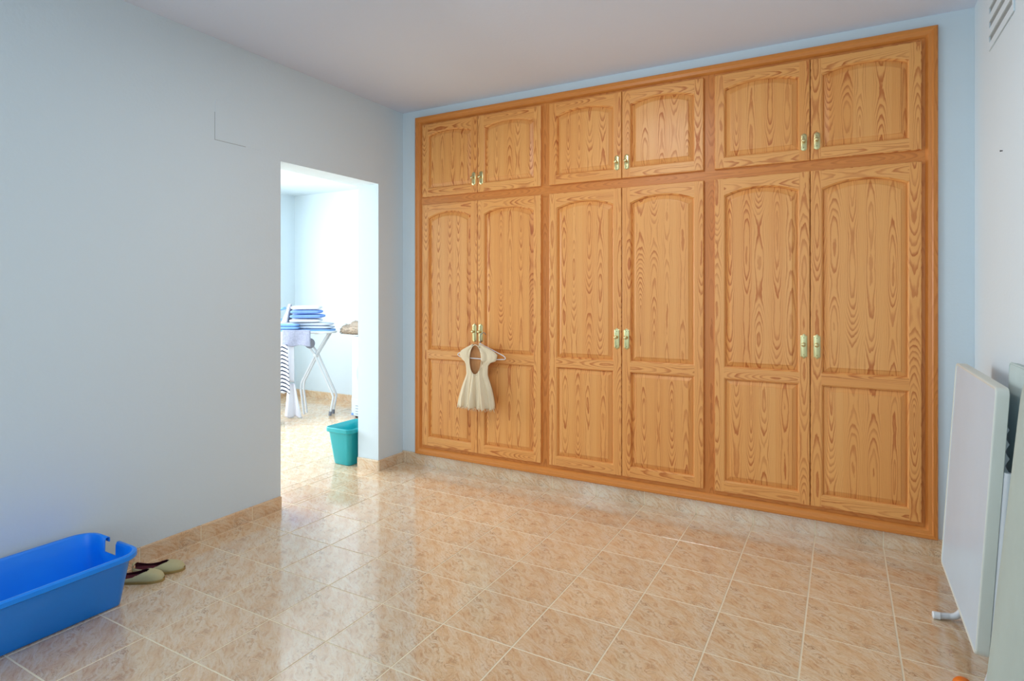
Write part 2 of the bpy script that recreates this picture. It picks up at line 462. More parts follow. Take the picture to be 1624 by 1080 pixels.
# casing: mitred moulding, four sides
def rect(i): return [(WX0+i, WZ0+i), (WX1-i, WZ0+i), (WX1-i, WZ1-i), (WX0+i, WZ1-i)]
prof = [(0, 0.0), (0, .028), (.004, .033), (.020, .035), (.024, .031), (.040, .029), (.046, .022), (.050, .017), (.052, .012)]
m = MB()
for s_ in range(4):
    al = 'x' if s_ in (0, 2) else 'z'; uo = R(); vo = vcell(0, .05)
    for (i0, h0), (i1, h1) in zip(prof, prof[1:]):
        a, b = rect(i0), rect(i1); k = (s_+1) % 4
        P = [(a[s_][0], DW-h0, a[s_][1]), (a[k][0], DW-h0, a[k][1]), (b[k][0], DW-h1, b[k][1]), (b[s_][0], DW-h1, b[s_][1])]
        uv = [((p[0] if al == 'x' else p[2])+uo, vo+w) for p, w in zip(P, (i0+h0, i0+h0, i1+h1, i1+h1))]
        m.face(P, uv)
m.build('casing', m_case, wd)
# face frame: stiles and rails set back behind the doors
FF = DW - .013
def bar(name, x0, x1, z0, z1, al, y=FF, t=.012, mat=None):
    m = MB(); uo = R(); vo = vcell(x0, x1) if al == 'z' else vcell(z0, z1)
    wpoly(m, [(x0, y, z0), (x1, y, z0), (x1, y, z1), (x0, y, z1)], al, uo, vo)
    for q in ([(x0,y,z0),(x0,y,z1),(x0,y+t,z1),(x0,y+t,z0)], [(x1,y,z0),(x1,y,z1),(x1,y+t,z1),(x1,y+t,z0)],
              [(x0,y,z0),(x1,y,z0),(x1,y+t,z0),(x0,y+t,z0)], [(x0,y,z1),(x1,y,z1),(x1,y+t,z1),(x0,y+t,z1)]):
        m.face(q, [(p[0]+p[2]+uo, vo+p[1]) for p in q])
    return m.build(name, mat or m_case, wd)
bar('frame_rail', WX0+.045, WX1-.045, 2.56, WZ1-.045, 'x')
bar('frame_rail', WX0+.045, WX1-.045, 1.955, 2.045, 'x', FF-.0015)
bar('frame_rail', WX0+.045, WX1-.045, WZ0+.045, .178, 'x')
for x0, x1 in ((WX0+.045, -2.755), (-1.79, -1.698), (-.73, -.636), (.328, WX1-.045)):
    bar('frame_stile', x0, x1, WZ0+.045, WZ1-.045, 'z', FF-.0005)
m = MB(); m.box(WX0+.05, WX1-.05, DW-.009, DW-.001, WZ0+.05, WZ1-.05); m.build('back_lining', m_dgap, wd)  # near-black sheet standing in for the shade seen through the door gaps

NA = 16
def opening(x0, x1, z0, zs, zc, i):
    """loop of an opening inset by i: bottom-left, bottom-right, arch from right to left"""
    pts = [(x0+i, z0+i), (x1-i, z0+i)]
    xm = (x0+x1)/2; hw = (x1-x0)/2 - i
    for k in range(NA+1):
        t = 1 - 2*k/NA
        if zc > zs + .001:
            z = zs - i + (zc-zs)*(1 - abs(t)**2.2)
        else: z = zs - i
        pts.append((xm + t*hw, z))
    return pts
def make_door(w, z0, z1, lower, seed):
    """mesh in local coordinates: x 0..w, y 0 = front, z absolute height minus z0"""
    h = z1 - z0; sw = .052; e = .004; t = .021
    ops = []
    if lower:
        ops.append((sw, w-sw, .060, .657, .657)); ops.append((sw, w-sw, .716, h-.098, h-.058)); seams = [0, .6865, h]
    else:
        ops.append((sw, w-sw, .060, h-.086, h-.054)); seams = [0, h]
    m = MB()
    us = [R() for _ in range(6)]
    vl, vr = vcell(0, sw), vcell(w-sw, w)
    def P(x, z, y=0.0): return (x, y, z)
    # stiles
    wpoly(m, [P(e, e), P(sw, e), P(sw, h-e), P(e, h-e)], 'z', us[0], vl)
    wpoly(m, [P(w-sw, e), P(w-e, e), P(w-e, h-e), P(w-sw, h-e)], 'z', us[1], vr)
    # rails
    vb = vcell(0, .06); wpoly(m, [P(sw, e), P(w-sw, e), P(w-sw, .060), P(sw, .060)], 'x', us[2], vb)
    if lower:
        vm = vcell(.657, .716); wpoly(m, [P(sw, .657), P(w-sw, .657), P(w-sw, .716), P(sw, .716)], 'x', us[3], vm)
    o = ops[-1]; arch = opening(*o, 0)[2:]; vt = vcell(h-.08, h)
    for a, b in zip(arch, arch[1:]):
        wpoly(m, [P(a[0], a[1]), P(b[0], b[1]), P(b[0], h-e), P(a[0], h-e)], 'x', us[4], vt)
    # rounded outer edge
    def rr(i): return [(i, i), (w-i, i), (w-i, h-i), (i, h-i)]
    lo = [(0, t), (0, .004), (.0015, .001), (e, 0)]
    for (i0, y0), (i1, y1) in zip(lo, lo[1:]):
        a, b = rr(i0), rr(i1)
        for s_ in range(4):
            k = (s_+1) % 4; al = 'x' if s_ in (0, 2) else 'z'
            q = [(a[s_][0], y0, a[s_][1]), (a[k][0], y0, a[k][1]), (b[k][0], y1, b[k][1]), (b[s_][0], y1, b[s_][1])]
            m.face(q, [((p[0] if al == 'x' else p[2])+us[5], vl + p[1] + .02) for p in q])
    # moulded inner edges of the openings
    for o in ops:
        pr = [(0, 0), (.0015, .0012), (.003, .004), (.0055, .0055), (.008, .0105), (.0085, .017)]
        for (i0, y0), (i1, y1) in zip(pr, pr[1:]):
            a, b = opening(*o, i0), opening(*o, i1); n = len(a)
            for s_ in range(n):
                k = (s_+1) % n; al = 'z' if s_ in (1, n-1) else 'x'
                q = [(a[s_][0], y0, a[s_][1]), (a[k][0], y0, a[k][1]), (b[k][0], y1, b[k][1]), (b[s_][0], y1, b[s_][1])]
                vo = vl if s_ == n-1 else vr if s_ == 1 else vb
                wpoly(m, q, al, us[0], vo)
    return m, ops
def make_panel(o):
    m = MB(); uo, vo = R(), random.randint(5, 4000)*.085 + random.uniform(0, .08)
    pr = [(.004, .0165), (.010, .0165), (.0115, .0155), (.033, .0062), (.0345, .0030), (.037, .0024)]
    for (i0, y0), (i1, y1) in zip(pr, pr[1:]):
        a, b = opening(*o, i0), opening(*o, i1); n = len(a)
        for s_ in range(n):
            k = (s_+1) % n
            wpoly(m, [(a[s_][0], y0, a[s_][1]), (a[k][0], y0, a[k][1]), (b[k][0], y1, b[k][1]), (b[s_][0], y1, b[s_][1])], 'z', uo, vo)
    b = opening(*o, .037); y = .0024; arch = b[2:]; zb = b[0][1]
    for p, q in zip(arch, arch[1:]):
        wpoly(m, [(p[0], y, zb), (p[0], y, p[1]), (q[0], y, q[1]), (q[0], y, zb)], 'z', uo, vo)
    return m
def plate_mesh(lower):
    """brass backplate, local origin at its centre, front towards -y"""
    m = MB(); hh, hw = (.056, .0165) if lower else (.034, .0150)
    out = []
    if lower:
        out = [(-hw, -hh), (-hw*.45, -hh-.004), (-.004, -hh-.010), (.004, -hh-.010), (hw*.45, -hh-.004), (hw, -hh),
               (hw, hh), (hw*.45, hh+.004), (.004, hh+.010), (-.004, hh+.010), (-hw*.45, hh+.004), (-hw, hh)]
    else:
        for k in range(20):
            a = 2*PI*k/20 - PI/2
            z = math.sin(a); out.append((math.cos(a)*hw*(.85 if abs(z) > .55 else 1.0), z*.013 + (hh if z > .01 else -hh if z < -.01 else 0)))
    n = len(out)
    def ring(sc_, y): return [(x - math.copysign(min(sc_, abs(x)), x), y, z - math.copysign(min(sc_, abs(z)), z)) for x, z in out]
    b = m.grid([ring(0, .0), ring(0, -.0018), ring(.0035, -.0042), ring(.006, -.0046)], True); m.cap(b+3*n, n)
    for z in (hh*.82, -hh*.82):
        m.lathe([(.0022, 0), (.0022, .0008)], (0, -.0044, z), '-y', 8, 1)
    return m
def knob_mesh(lower):
    m = MB(); k = 1.0 if lower else .95
    m.lathe([(.0080*k, 0), (.0080*k, .003), (.0045*k, .006), (.0042*k, .012), (.0075*k, .016), (.0108*k, .021), (.0112*k, .025), (.0085*k, .029), (.003*k, .0305)], (0, 0, 0), '-y', 16)
    return m
proto = {}
for lower in (False, True):
    proto[lower] = [plate_mesh(lower).build('handle_plate', [m_brass, m_brassd], None, 30), knob_mesh(lower).build('knob', m_brass, None, True)]
used = {False: False, True: False}
for ci, (x0, x1) in enumerate(cols):
    for lower in (False, True):
        z0, z1 = LO if lower else UP
        gx = .0016; w = x1 - x0 - 2*gx
        m, ops = make_door(w, z0, z1, lower, ci)
        d = m.build('door', m_wood, wd, loc=(x0+gx, YF, z0))
        for o in ops: make_panel(o).build('panel', m_wood, d)
        lx = (w - .029) if ci % 2 == 0 else .031
        if ci == 0 and lower: lx = w - .022
        if ci == 1 and lower: lx = .027
        zc = (1.0225 if lower else 2.127) - z0
        for k, o in enumerate(proto[lower]):
            if not used[lower]: c = o
            else: c = o.copy(); col.objects.link(c)
            c.parent = d; c.location = (lx, -.0002 if k == 0 else -.0046, zc if k == 0 else zc + (.010 if lower else .004))
        used[lower] = True

# ------------------------------------------------------------------ vent, nail, blank plate
m = MB(); vt = tag(bpy.data.objects.new('wall_vent', None), 'white slotted wall vent high on the right wall', 'vent'); col.objects.link(vt)
vt.location = (RX, 3.05, 2.527)
ya, yb = -.20, .20
zs = [-.15 + .061*k for k in range(6)]
m.box(-.006, 0, ya-.015, ya, -.165, .185); m.box(-.006, 0, yb, yb+.015, -.165, .185); m.box(-.006, 0, ya, yb, .165, .185); m.box(-.006, 0, ya, yb, -.165, -.133)
m.build('vent_frame', m_wall, vt, bevel=.001)
m = MB(); m.box(-.0010, -.0002, ya, yb, -.133, .165); m.build('vent_screen', m_ventback, vt)  # flat grey backing, painting in the shade of the slots' depth
for k in range(5):
    z = -.133 + .028 + .061*k
    m = MB(); z1 = min(z+.033, .165)
    P = [(-.006, ya, z), (-.006, yb, z), (-.006, yb, z1), (-.006, ya, z1)]
    m.box(-.006, -.0010, ya, yb, z, z1); m.build('slat', m_wall, vt)
nl = MB(); nl.lathe([(.0022, 0), (.0022, .006), (.0038, .007), (.003, .0085)], (0, 0, 0), '-x', 10)
o = nl.build('nail', m_black, loc=(RX, 3.034, 1.883)); tag(o, 'small dark nail in the bare right wall below the vent', 'nail')
m = MB(); m.box(0, .003, 0, .30, 0, .22)
o = m.build('cover_plate', m_wall, loc=(LX-.0012, 2.036, 2.147), bevel=.001); tag(o, 'painted-over blank cover plate on the left wall above and left of the opening', 'cover plate')
m = MB(); m.box(.0005, .0016, -.0022, 0, 0, .150); m.box(.0005, .0016, -.0022, .19, -.0022, 0); m.build('edge_gap', m_ventback, o)
# window frames out of view
m = MB()
for (y0, y1, z0, z1) in ((-1.3, .2, .7, .75), (-1.3, .2, 2.15, 2.2), (-1.3, -1.25, .75, 2.15), (.15, .2, .75, 2.15), (-.575, -.525, .75, 2.15)):
    m.box(LX-.12, LX-.07, y0, y1, z0, z1)
struct(m.build('window_1', m_wplas), 'white window frame behind the viewpoint')

# ------------------------------------------------------------------ blue tub
def rrect(x0, x1, y0, y1, r, n=7, notch=None):
    """closed rounded rectangle; the +y end carries vertices at the notch's two x positions"""
    P = []
    def arc(cx, cy, a0):
        return [(cx + r*math.cos(a0 + PI/2*k/n), cy + r*math.sin(a0 + PI/2*k/n)) for k in range(n+1)]
    P += arc(x1-r, y0+r, -PI/2); P += arc(x1-r, y1-r, 0)
    if notch: P += [(notch[1], y1), (notch[0], y1)]
    P += arc(x0+r, y1-r, PI/2); P += arc(x0+r, y0+r, PI)
    return P
def make_tub():
    t = thing('plastic_tub', 'large blue rectangular plastic tub with handle cut-outs by the left wall', 'tub', (0, 0, 0))
    Y0, Y1 = .70, 1.385
    def loop(z, extra=0, hz=None):
        f = z/.25
        x0 = -2.845 - .085*f**.8; x1 = -2.660 + .120*f
        y1 = Y1 + .005*f; y0 = Y0 + .03 - .04*f
        L = rrect(x0-extra, x1+extra, y0-extra, y1+extra, .018 + .052*f + extra, 7, (-2.795, -2.708))
        return [(p[0], p[1], z if hz is None else hz) for p in L]
    rows = [loop(.004), loop(.02), loop(.08), loop(.14), loop(.193), loop(.238), loop(.25, .004, .2495), loop(.25, .012, .250), loop(.25, .018, .246), loop(.25, .019, .232), loop(.25, .016, .229)]
    n = len(rows[0]); ni = 2*8     # segment between the two notch vertices starts at index 16
    m = MB(); nb = len(m.v)
    for r_ in rows: m.v += r_
    for i in range(len(rows)-1):
        for j in range(n):
            if j == ni and i >= 4: continue
            k = (j+1) % n
            m.f.append((nb+i*n+j, nb+i*n+k, nb+(i+1)*n+k, nb+(i+1)*n+j)); m.uv.append([(0,0)]*4); m.mi.append(0)
    m.cap(nb, n, True)
    o = m.build('basin', m_blue, t, 35)
    s_ = o.modifiers.new('solid', 'SOLIDIFY'); s_.thickness = .004; s_.offset = 0
    # base ring the tub stands on
    return t
make_tub()

# ------------------------------------------------------------------ espadrilles
def make_shoe(name, label, loc, rz, flip):
    t = thing(name, label, 'shoe', loc, rz, 'pair of beige flat shoes')
    Ls = .235
    def halfw(u): return (.033 + .010*math.sin(PI*min(1, u*1.0)**1.3)) * (1 - max(0, (u-.72)/.28)**2.6)**.5 * (1 - max(0, (.10-u)/.10)**2.2*.55)
    N = 44; us = [k/N for k in range(N+1)]; us[-1] = .995
    def cen(u): return flip * .008*math.sin(PI*u)
    def top(u):   # height of the upper
        if u < .5: return .040 - .012*math.sin(PI*u/.5)
        return .040 + .006*math.sin(PI*(u-.5)/.35) if u < .85 else .040*(1-((u-.85)/.15)**2*.62)
    # sole
    m = MB(); rows = []
    for z, sc_ in ((0, .96), (.003, 1.0), (.011, 1.0), (.012, .95)):
        rows.append([(u*Ls, cen(u) + halfw(u)*sc_, z) for u in us] + [(u*Ls, cen(u) - halfw(u)*sc_, z) for u in us[::-1]])
    b = m.grid(rows, True); n = len(rows[0]); m.cap(b, n, True); m.cap(b+3*n, n)
    m.build('sole', m_rope, t, 40)
    # upper: side walls all along, closed over the toes
    K = 32; rows = []
    for u in us:
        w = halfw(u)*.985; hz = top(u); row = []
        for k in range(K+1):
            a = PI*k/K; cx = math.cos(a); sz = math.sin(a)**.62
            row.append((u*Ls, cen(u) + w*math.copysign(abs(cx)**.72, cx), .010 + (hz-.010)*sz))
        rows.append(row)
    m = MB(); nb = len(m.v)
    for r_ in rows: m.v += r_
    for i in range(N):
        u = us[i]
        for k in range(K):
            op = (.03 < u < .66)
            lim = 6 + int(9*max(0, (u-.40)/.26)**1.5)
            if op and lim <= k < K-lim: continue
            q = nb+i*(K+1)+k; m.f.append((q, q+1, q+K+2, q+K+1)); m.uv.append([(0,0)]*4); m.mi.append(0)
    o = m.build('upper', [m_canvas, m_maroon], t, True)
    s_ = o.modifiers.new('solid', 'SOLIDIFY'); s_.thickness = .003; s_.offset = -1; s_.material_offset = 1; s_.material_offset_rim = 1
    m = MB(); m.grid([[(u*Ls, cen(u)+halfw(u)*.9*s1, .0128) for s1 in (-1, 0, 1)] for u in us[1:-1]])
    m.build('insole', m_maroon, t)
    return t
make_shoe('espadrille', 'beige flat shoe with dark lining, nearer of the pair beside the blue tub', (-2.905, 1.468, 0), math.radians(33), 1)
make_shoe('espadrille', 'beige flat shoe with dark lining, the one closer to the baseboard', (-2.925, 1.578, 0), math.radians(33), -1)

# ------------------------------------------------------------------ hanger and dress
YD = 3.515
hg = thing('coat_hanger', 'thin white clothes hanger hooked over the leftmost lower door knobs', 'hanger', (-2.2215, YD, .955))
m = MB()
hp = [(0, .012, 0), (.002, .010, .022), (-.001, .010, .045), (.004, .011, .062), (.016, .014, .072), (.026, .018, .077), (.034, .022, .070), (.037, .025, .060)]
m.tube(hp, .0022, 8); m.build('hook', m_grey, hg, True)
m = MB()
body = [(0, .012, 0), (.010, .012, -.006), (.185, .012, -.076), (.200, .012, -.086), (.204, .012, -.095), (.196, .012, -.102), (.10, .012, -.107), (-.10, .012, -.105), (-.165, .012, -.103), (-.180, .012, -.096), (-.190, .012, -.088), (-.186, .012, -.080), (-.17, .012, -.073), (-.010, .012, -.006), (0, .012, 0)]
body = [(x, -.004 if z < -.09 and abs(x) < .13 else y, z) for x, y, z in body]
m.tube(body, .0032, 8); m.build('shoulder_bar', m_wplas, hg, True)

def make_dress():
    t = thing('childs_dress', 'small cream crinkled dress hanging on the white hanger', 'dress', (-2.2435, YD, 0))
    # rows: z, left, right (metres from centre), front depth
    prof = [(.950, -.030, .034), (.925, -.080, .100), (.900, -.128, .150), (.880, -.140, .172), (.858, -.134, .166), (.838, -.120, .158),
            (.826, -.100, .118), (.805, -.088, .098), (.770, -.084, .094), (.738, -.082, .094), (.715, -.090, .102), (.680, -.106, .116), (.640, -.122, .130),
            (.600, -.136, .141), (.560, -.148, .149), (.530, -.155, .153), (.505, -.160, .152)]
    zs_ = [p[0] for p in prof]
    def ip(z, k):
        for a, b in zip(prof, prof[1:]):
            if b[0] <= z <= a[0]:
                f = (a[0]-z)/(a[0]-b[0]); return a[k]*(1-f) + b[k]*f
        return prof[-1][k] if z < prof[-1][0] else prof[0][k]
    NR, NC = 64, 60
    def fold(u, z, side):
        g = max(0, min(1, (.76-z)/.2)); a = .0032 + .0125*g
        ph = side*1.7
        return a*(math.sin(u*23+ph+math.sin(z*9)*.8) + .6*math.sin(u*41+ph*2+z*14) + .35*math.sin(u*77+z*30))
    def surf(side):
        rows = []
        for i in range(NR+1):
            z = .950 + (.505-.950)*i/NR; l, r_ = ip(z, 1), ip(z, 2); row = []
            # shoulders droop from the neck: top row follows the hanger
            for j in range(NC+1):
                u = j/NC; x = l + (r_-l)*u
                bulge = math.sin(PI*u)**.6
                dep = (.012 + .030*max(0, min(1, (.80-z)/.25)))*bulge
                y = -dep*1.0 if side > 0 else dep*.25
                y += fold(u, z, side)*bulge*(1 if side > 0 else .4)
                zz = z
                if i > NR-3: zz += .006*math.sin(u*40) + .004*math.sin(u*97) - .008*(1-2*u)*0
                y += -.004 if side > 0 else .004
                row.append((x, y, zz))
            rows.append(row)
        return rows
    # front with deep scoop neck
    m = MB(); rows = surf(1); nb = 0
    for r_ in rows: m.v += r_
    def hole(x, z):
        cz, cx = .842, .000
        az = .104; ax = .050
        return ((x-cx)/ax)**2 + ((z-cz)/az)**2 < 1
    # snap vertices close to the hole border for a clean edge
    mm = NC+1
    for idx, p in enumerate(m.v):
        dx, dz = (p[0])/.050, (p[2]-.842)/.104; q = math.hypot(dx, dz)
        if .88 < q < 1.14: m.v[idx] = (p[0]/q, p[1]-.001, .842 + (p[2]-.842)/q)
    for i in range(NR):
        for j in range(NC):
            a = i*mm+j; qs = (a, a+1, a+mm+1, a+mm)
            cx = sum(m.v[k][0] for k in qs)/4; cz = sum(m.v[k][2] for k in qs)/4
            if hole(cx, cz): continue
            m.f.append(qs); m.uv.append([(0,0)]*4); m.mi.append(0)
    o = m.build('front', m_dress, t, True, fix=False)
    o.modifiers.new('solid', 'SOLIDIFY').thickness = .0012
    m = MB(); m.grid(surf(-1)); o = m.build('back', m_dressback, t, True, fix=False)
    o.modifiers.new('solid', 'SOLIDIFY').thickness = .0012
    # bound neckline and gathered waist cord
    m = MB(); m.tube([(.050*math.cos(a), -.0165-.008*max(0, -math.sin(a))-.000*math.cos(a)**2, .842+.104*math.sin(a)) for a in [2*PI*k/40 for k in range(41)]], .0032, 6, caps=False)
    m.build('neckline', m_dress, t, True)
    m = MB()
    for k in range(26):
        u = .02+.96*k/25; x = -.160 + .312*u; yb = -(.042)*math.sin(PI*u)**.6 - .003
        m.tube([(x, yb, .512), (x + random.uniform(-.006, .006), yb - .004, .503), (x + random.uniform(-.010, .010), yb-.002, .490 + random.uniform(-.004, .006))], [.0035, .0025, .001], 5)
    m.build('fringe', m_dress, t, True)
    return t
make_dress()

# ------------------------------------------------------------------ folded white table
def folded_table():
    lean = math.atan2(.055, .90)
    t = thing('folding_table', 'white folding table stood on edge against the right wall, bent tube foot sticking out', 'table', (.380, 2.835, 0))
    # local: panel axis p (up), leaning to +x
    ux, uz = math.sin(lean), math.cos(lean)
    Y0, Y1 = -.390, .395; Z0, Z1 = .118, 1.008
    def pt(s_, y, n): return (ux*(s_) + uz*n, y, Z0 + uz*s_ - ux*n)
    Ls = (Z1-Z0)/uz
    def slab(a0, a1, y0, y1, n0, n1, m):
        P = [pt(a0, y0, n0), pt(a0, y1, n0), pt(a1, y1, n0), pt(a1, y0, n0), pt(a0, y0, n1), pt(a0, y1, n1), pt(a1, y1, n1), pt(a1, y0, n1)]
        for q in ((0,1,2,3),(7,6,5,4),(0,4,5,1),(1,5,6,2),(2,6,7,3),(3,7,4,0)): m.face([P[i] for i in q])
    m = MB(); lp = [[pt(a, y, n_) for a, y in rrect(.008, Ls-.008, Y0+.008, Y1-.008, .020, 5)] for n_ in (.0012, .022)]
    b = m.grid(lp, True); k = len(lp[0]); m.cap(b, k, True); m.cap(b+k, k); m.build('table_top', m_laminate, t)
    # rim with rounded corners
    m = MB(); r = .028
    def loop(i, n):
        pts = rrect(0+i, Ls-i, Y0+i, Y1-i, max(.004, r-i), 5)
        return [pt(a, y, n) for a, y in pts]
    rows = [loop(.010, .0014), loop(.0085, -.0008), loop(.004, -.0018), loop(.001, .0005), loop(0, .004), loop(0, .034), loop(.004, .036), loop(.010, .036), loop(.010, .022)]
    m.grid(rows, True); m.build('edge_band', m_rim, t, 40)
    # two bent tube legs folded against the underside
    for y, tipx, ex in ((.098, -.052, -.010), (-.385, .010, .022)):
        m = MB(); n = .048
        a = Vector(pt(.62, y, n)); b = Vector(pt(.02, y, n)); rt = .0125
        elbow = Vector((.030, y + .005, rt+.001))
        pts = [a, a.lerp(b, .5), b] + bez(b + Vector((0, 0, -.03)), Vector((.034, y, .016)), Vector((ex, y+.004, rt+.003)), 9) + [Vector((tipx, y-.010, rt+.001))]
        m.tube(pts, rt, 12); lg = m.build('leg', m_enamel, t, 40)
        m = MB(); m.tube([Vector((tipx+.012, y-.009, rt+.002)), Vector((tipx-.010, y-.011, rt+.002)), Vector((tipx-.013, y-.0113, rt+.002))], [.0145, .0145, .011], 12)
        m.build('foot_cap', m_wplas, lg, 40)
    m = MB(); m.tube([pt(.55, .098, .048), pt(.55, -.372, .048)], .010, 10); m.build('cross_bar', m_enamel, t, 40)
    return t
folded_table()
# zigzag-edged white strip standing behind the table
m = MB(); pts = [(0, 0), (.008, 0)]
for k in range(18):
    z = .02 + .048*k; pts += [(.001, z), (.013, z+.024)]
pts += [(.001, .884), (0, .884)]
n = len(pts)
b = m.grid([[(x, 0, z) for x, z in pts], [(x, .010, z) for x, z in pts]], True); m.cap(b, n, True); m.cap(b+n, n)
o = m.build('zigzag_rack', m_wplas, loc=(.4685, 2.520, 0)); tag(o, 'white zigzag-edged strip squeezed behind the folded table', 'rack')

# ------------------------------------------------------------------ mattresses
def mattress(name, label, y0, y1, L, th, x_foot, lean_x, mat, r=.15, pipe=True):
    t = thing(name, label, 'mattress', (x_foot, (y0+y1)/2, 0), 0, 'mattresses leaning on the right wall')
    lean = math.atan2(lean_x, L); ux, uz = math.sin(lean), math.cos(lean); hy = (y1-y0)/2
    off = th*ux      # lift so that the back bottom edge touches the floor
    def pt(s_, y, n): return (ux*s_ + uz*n, y, off + uz*s_ - ux*n)
    def loop(i, n): return [pt(a, y, n) for a, y in rrect(i, L-i, -hy+i, hy-i, max(.02, r-i), 8)]
    e = min(.03, th/3)
    rows = [loop(.10, -.001), loop(.03, .003), loop(e*.5, .010), loop(e*.12, e*.7), loop(0, e*1.1), loop(0, th-e*1.1), loop(e*.12, th-e*.7), loop(e, th-.002)]
    m = MB(); b = m.grid(rows, True); n = len(rows[0]); m.cap(b, n, True); m.cap(b+(len(rows)-1)*n, n)
    m.build('body', mat, t, True)
    m = MB()
    lp = loop(.001, e*.8); m.tube(lp + [lp[0]], .004, 6, caps=False); m.build('piping', mat, t, True)
    return t
mattress('mattress', 'pale green mattress standing on end, nearest at the right edge of the picture', .95, 2.185, 1.16, .060, .338, .108, m_matt, .16)
mattress('mattress', 'greyer flatter mattress upright behind, showing between the table and the pale green one', 1.30, 2.700, 1.068, .045, .488, .018, m_matt2, .02)
m = MB(); m.lathe([(.002, .0), (.018, .004), (.026, .014), (.029, .029), (.026, .043), (.018, .053), (.007, .0575)], (0, 0, 0), 'z', 20)
o = m.build('orange_ball', m_orange, None, True, loc=(.341, 2.408, .001)); tag(o, 'small orange ball on the floor by the table foot, cut by the bottom edge', 'ball')

# ------------------------------------------------------------------ laundry room
A = math.radians(29.14)
def at(lx, d, z):
    """world point: lx metres to the side and d metres out along the line into the doorway"""
    return Vector((-math.sin(A)*d + math.cos(A)*lx, math.cos(A)*d + math.sin(A)*lx, z))
D0 = 6.35
def PX(px, d=D0): return (px-812)/941.8*d
def PZ(py, d=D0): return 1.32 - (py-462)/941.8*d
O = at(PX(487), D0, 0)
def lx(px): return (px-487)/148.3
def lz(py): return 1.32 - (py-462)/148.3

# teal bin
def make_bin():
    t = thing('waste_bin', 'teal plastic bin just inside the laundry room by the opening', 'bin', (-3.335, 3.44, 0))
    def loop(x, y, r, z): return [(p[0], p[1], z) for p in rrect(-x, x, -y, y, r, 6)]
    rows = [loop(.082, .125, .03, .002), loop(.085, .128, .03, .012), loop(.100, .145, .032, .13), loop(.112, .158, .034, .235), loop(.114, .160, .034, .248),
            loop(.122, .168, .038, .249), loop(.130, .176, .044, .254), loop(.131, .177, .045, .282), loop(.126, .172, .042, .286), loop(.122, .168, .038, .282), loop(.113, .159, .034, .255), loop(.109, .155, .03, .235), loop(.080, .12, .028, .010)]
    m = MB(); b = m.grid(rows, True); n = len(rows[0]); m.cap(b, n, True); m.cap(b+(len(rows)-1)*n, n)
    m.build('basin', m_teal, t, 40)
    for z, yy in ((.085, .118), (.085, -.0)):
        pass
    return t
make_bin()

# tumble dryer
def make_dryer():
    t = thing('tumble_dryer', 'white front-loading tumble dryer half hidden by the wall of the opening', 'dryer', (-4.185, 4.60, 0))
    m = MB(); m.box(-.30, .30, 0, .58, .02, .85); m.build('body', m_dryer, t, bevel=.012)
    m = MB(); m.box(-.285, .285, -.008, 0, .745, .838); m.build('control_panel', m_laminate, t, bevel=.003)
    m = MB(); m.box(-.29, .29, -.008, 0, .03, .205); m.build('plinth_panel', m_laminate, t, bevel=.003)
    for k in range(4):
        m = MB(); m.box(-.235, .20, -.0095, -.0075, .045+.028*k, .052+.028*k); m.build('vent_slot', m_grey, t)
    m = MB(); m.lathe([(.215, 0), (.215, .012), (.195, .028), (.160, .030), (.150, .018), (.150, .004)], (0, 0, .47), '-y', 40)
    m.build('door_ring', m_dring, t, 40)
    m = MB(); m.lathe([(.150, .004), (.120, .012), (.06, .02), (.01, .022)], (0, -.002, .47), '-y', 32); m.build('door_glass', m_grey, t, True)
    m = MB(); m.lathe([(.012, 0), (.012, .010)], (-.275, -.008, .045), '-y', 14); m.build('foot_dial', m_towelb, t)
    for x in (-.26, .26):
        for y in (.04, .54):
            m = MB(); m.lathe([(.018, 0), (.018, .021)], (x, y, 0), 'z', 12); m.build('foot', m_black, t)
make_dryer()
# shaggy mat heaped on the dryer
def shag():
    t = thing('bath_mat', 'fluffy beige mat heaped on the dryer top', 'mat', (-4.33, 4.86, .853))
    m = MB(); NX = 40; K = 28; rows = []
    for i in range(NX+1):
        u = i/NX; x = -.44 + .80*u
        env = (1 - abs(2*u-1)**5)**.5 if 0 < u < 1 else .05
        th = (.105 + .055*min(1, u*2.2))*max(env, .15); hy = .25*max(env, .25); row = []
        for k in range(K):
            a = 2*PI*k/K; cy, sz = math.cos(a), math.sin(a)
            y = hy*math.copysign(abs(cy)**.6, cy); z = th*(.5+.5*math.copysign(abs(sz)**.7, sz))
            if sz > -.2:
                z += .010*math.sin(x*37+y*23) + .008*math.sin(y*51+x*13); y += .008*math.sin(z*60+x*44)
            row.append((x + random.uniform(-.003, .003), y, max(0, z) + (random.uniform(0, .006) if sz > .1 else 0)))
        rows.append(row)
    b = m.grid(rows, True); m.cap(b, K, True); m.cap(b+NX*K, K)
    m.build('pile', m_fluff, t, True)
    m = MB()
    for k in range(2600):
        i, j = random.randrange(NX+1), random.randrange(K); p = Vector(rows[i][j])
        if p.z < .01: continue
        c = Vector((0, 0, .05)); dr = ((p - Vector((p.x, 0, .05))).normalized() + Vector((random.uniform(-.8, .8), random.uniform(-.8, .8), random.uniform(-.5, .5)))).normalized()*.020
        q = p + Vector((random.uniform(-.01, .01), 0, 0)); s1 = dr.cross(Vector((.3, .5, .8))).normalized()*.004
        if q.z + dr.z < .003: continue
        m.face([q-s1, q+s1, q+dr])
    f = m.build('tufts', m_fluff, t, merge=False, fix=False); f['kind'] = 'stuff'
shag()

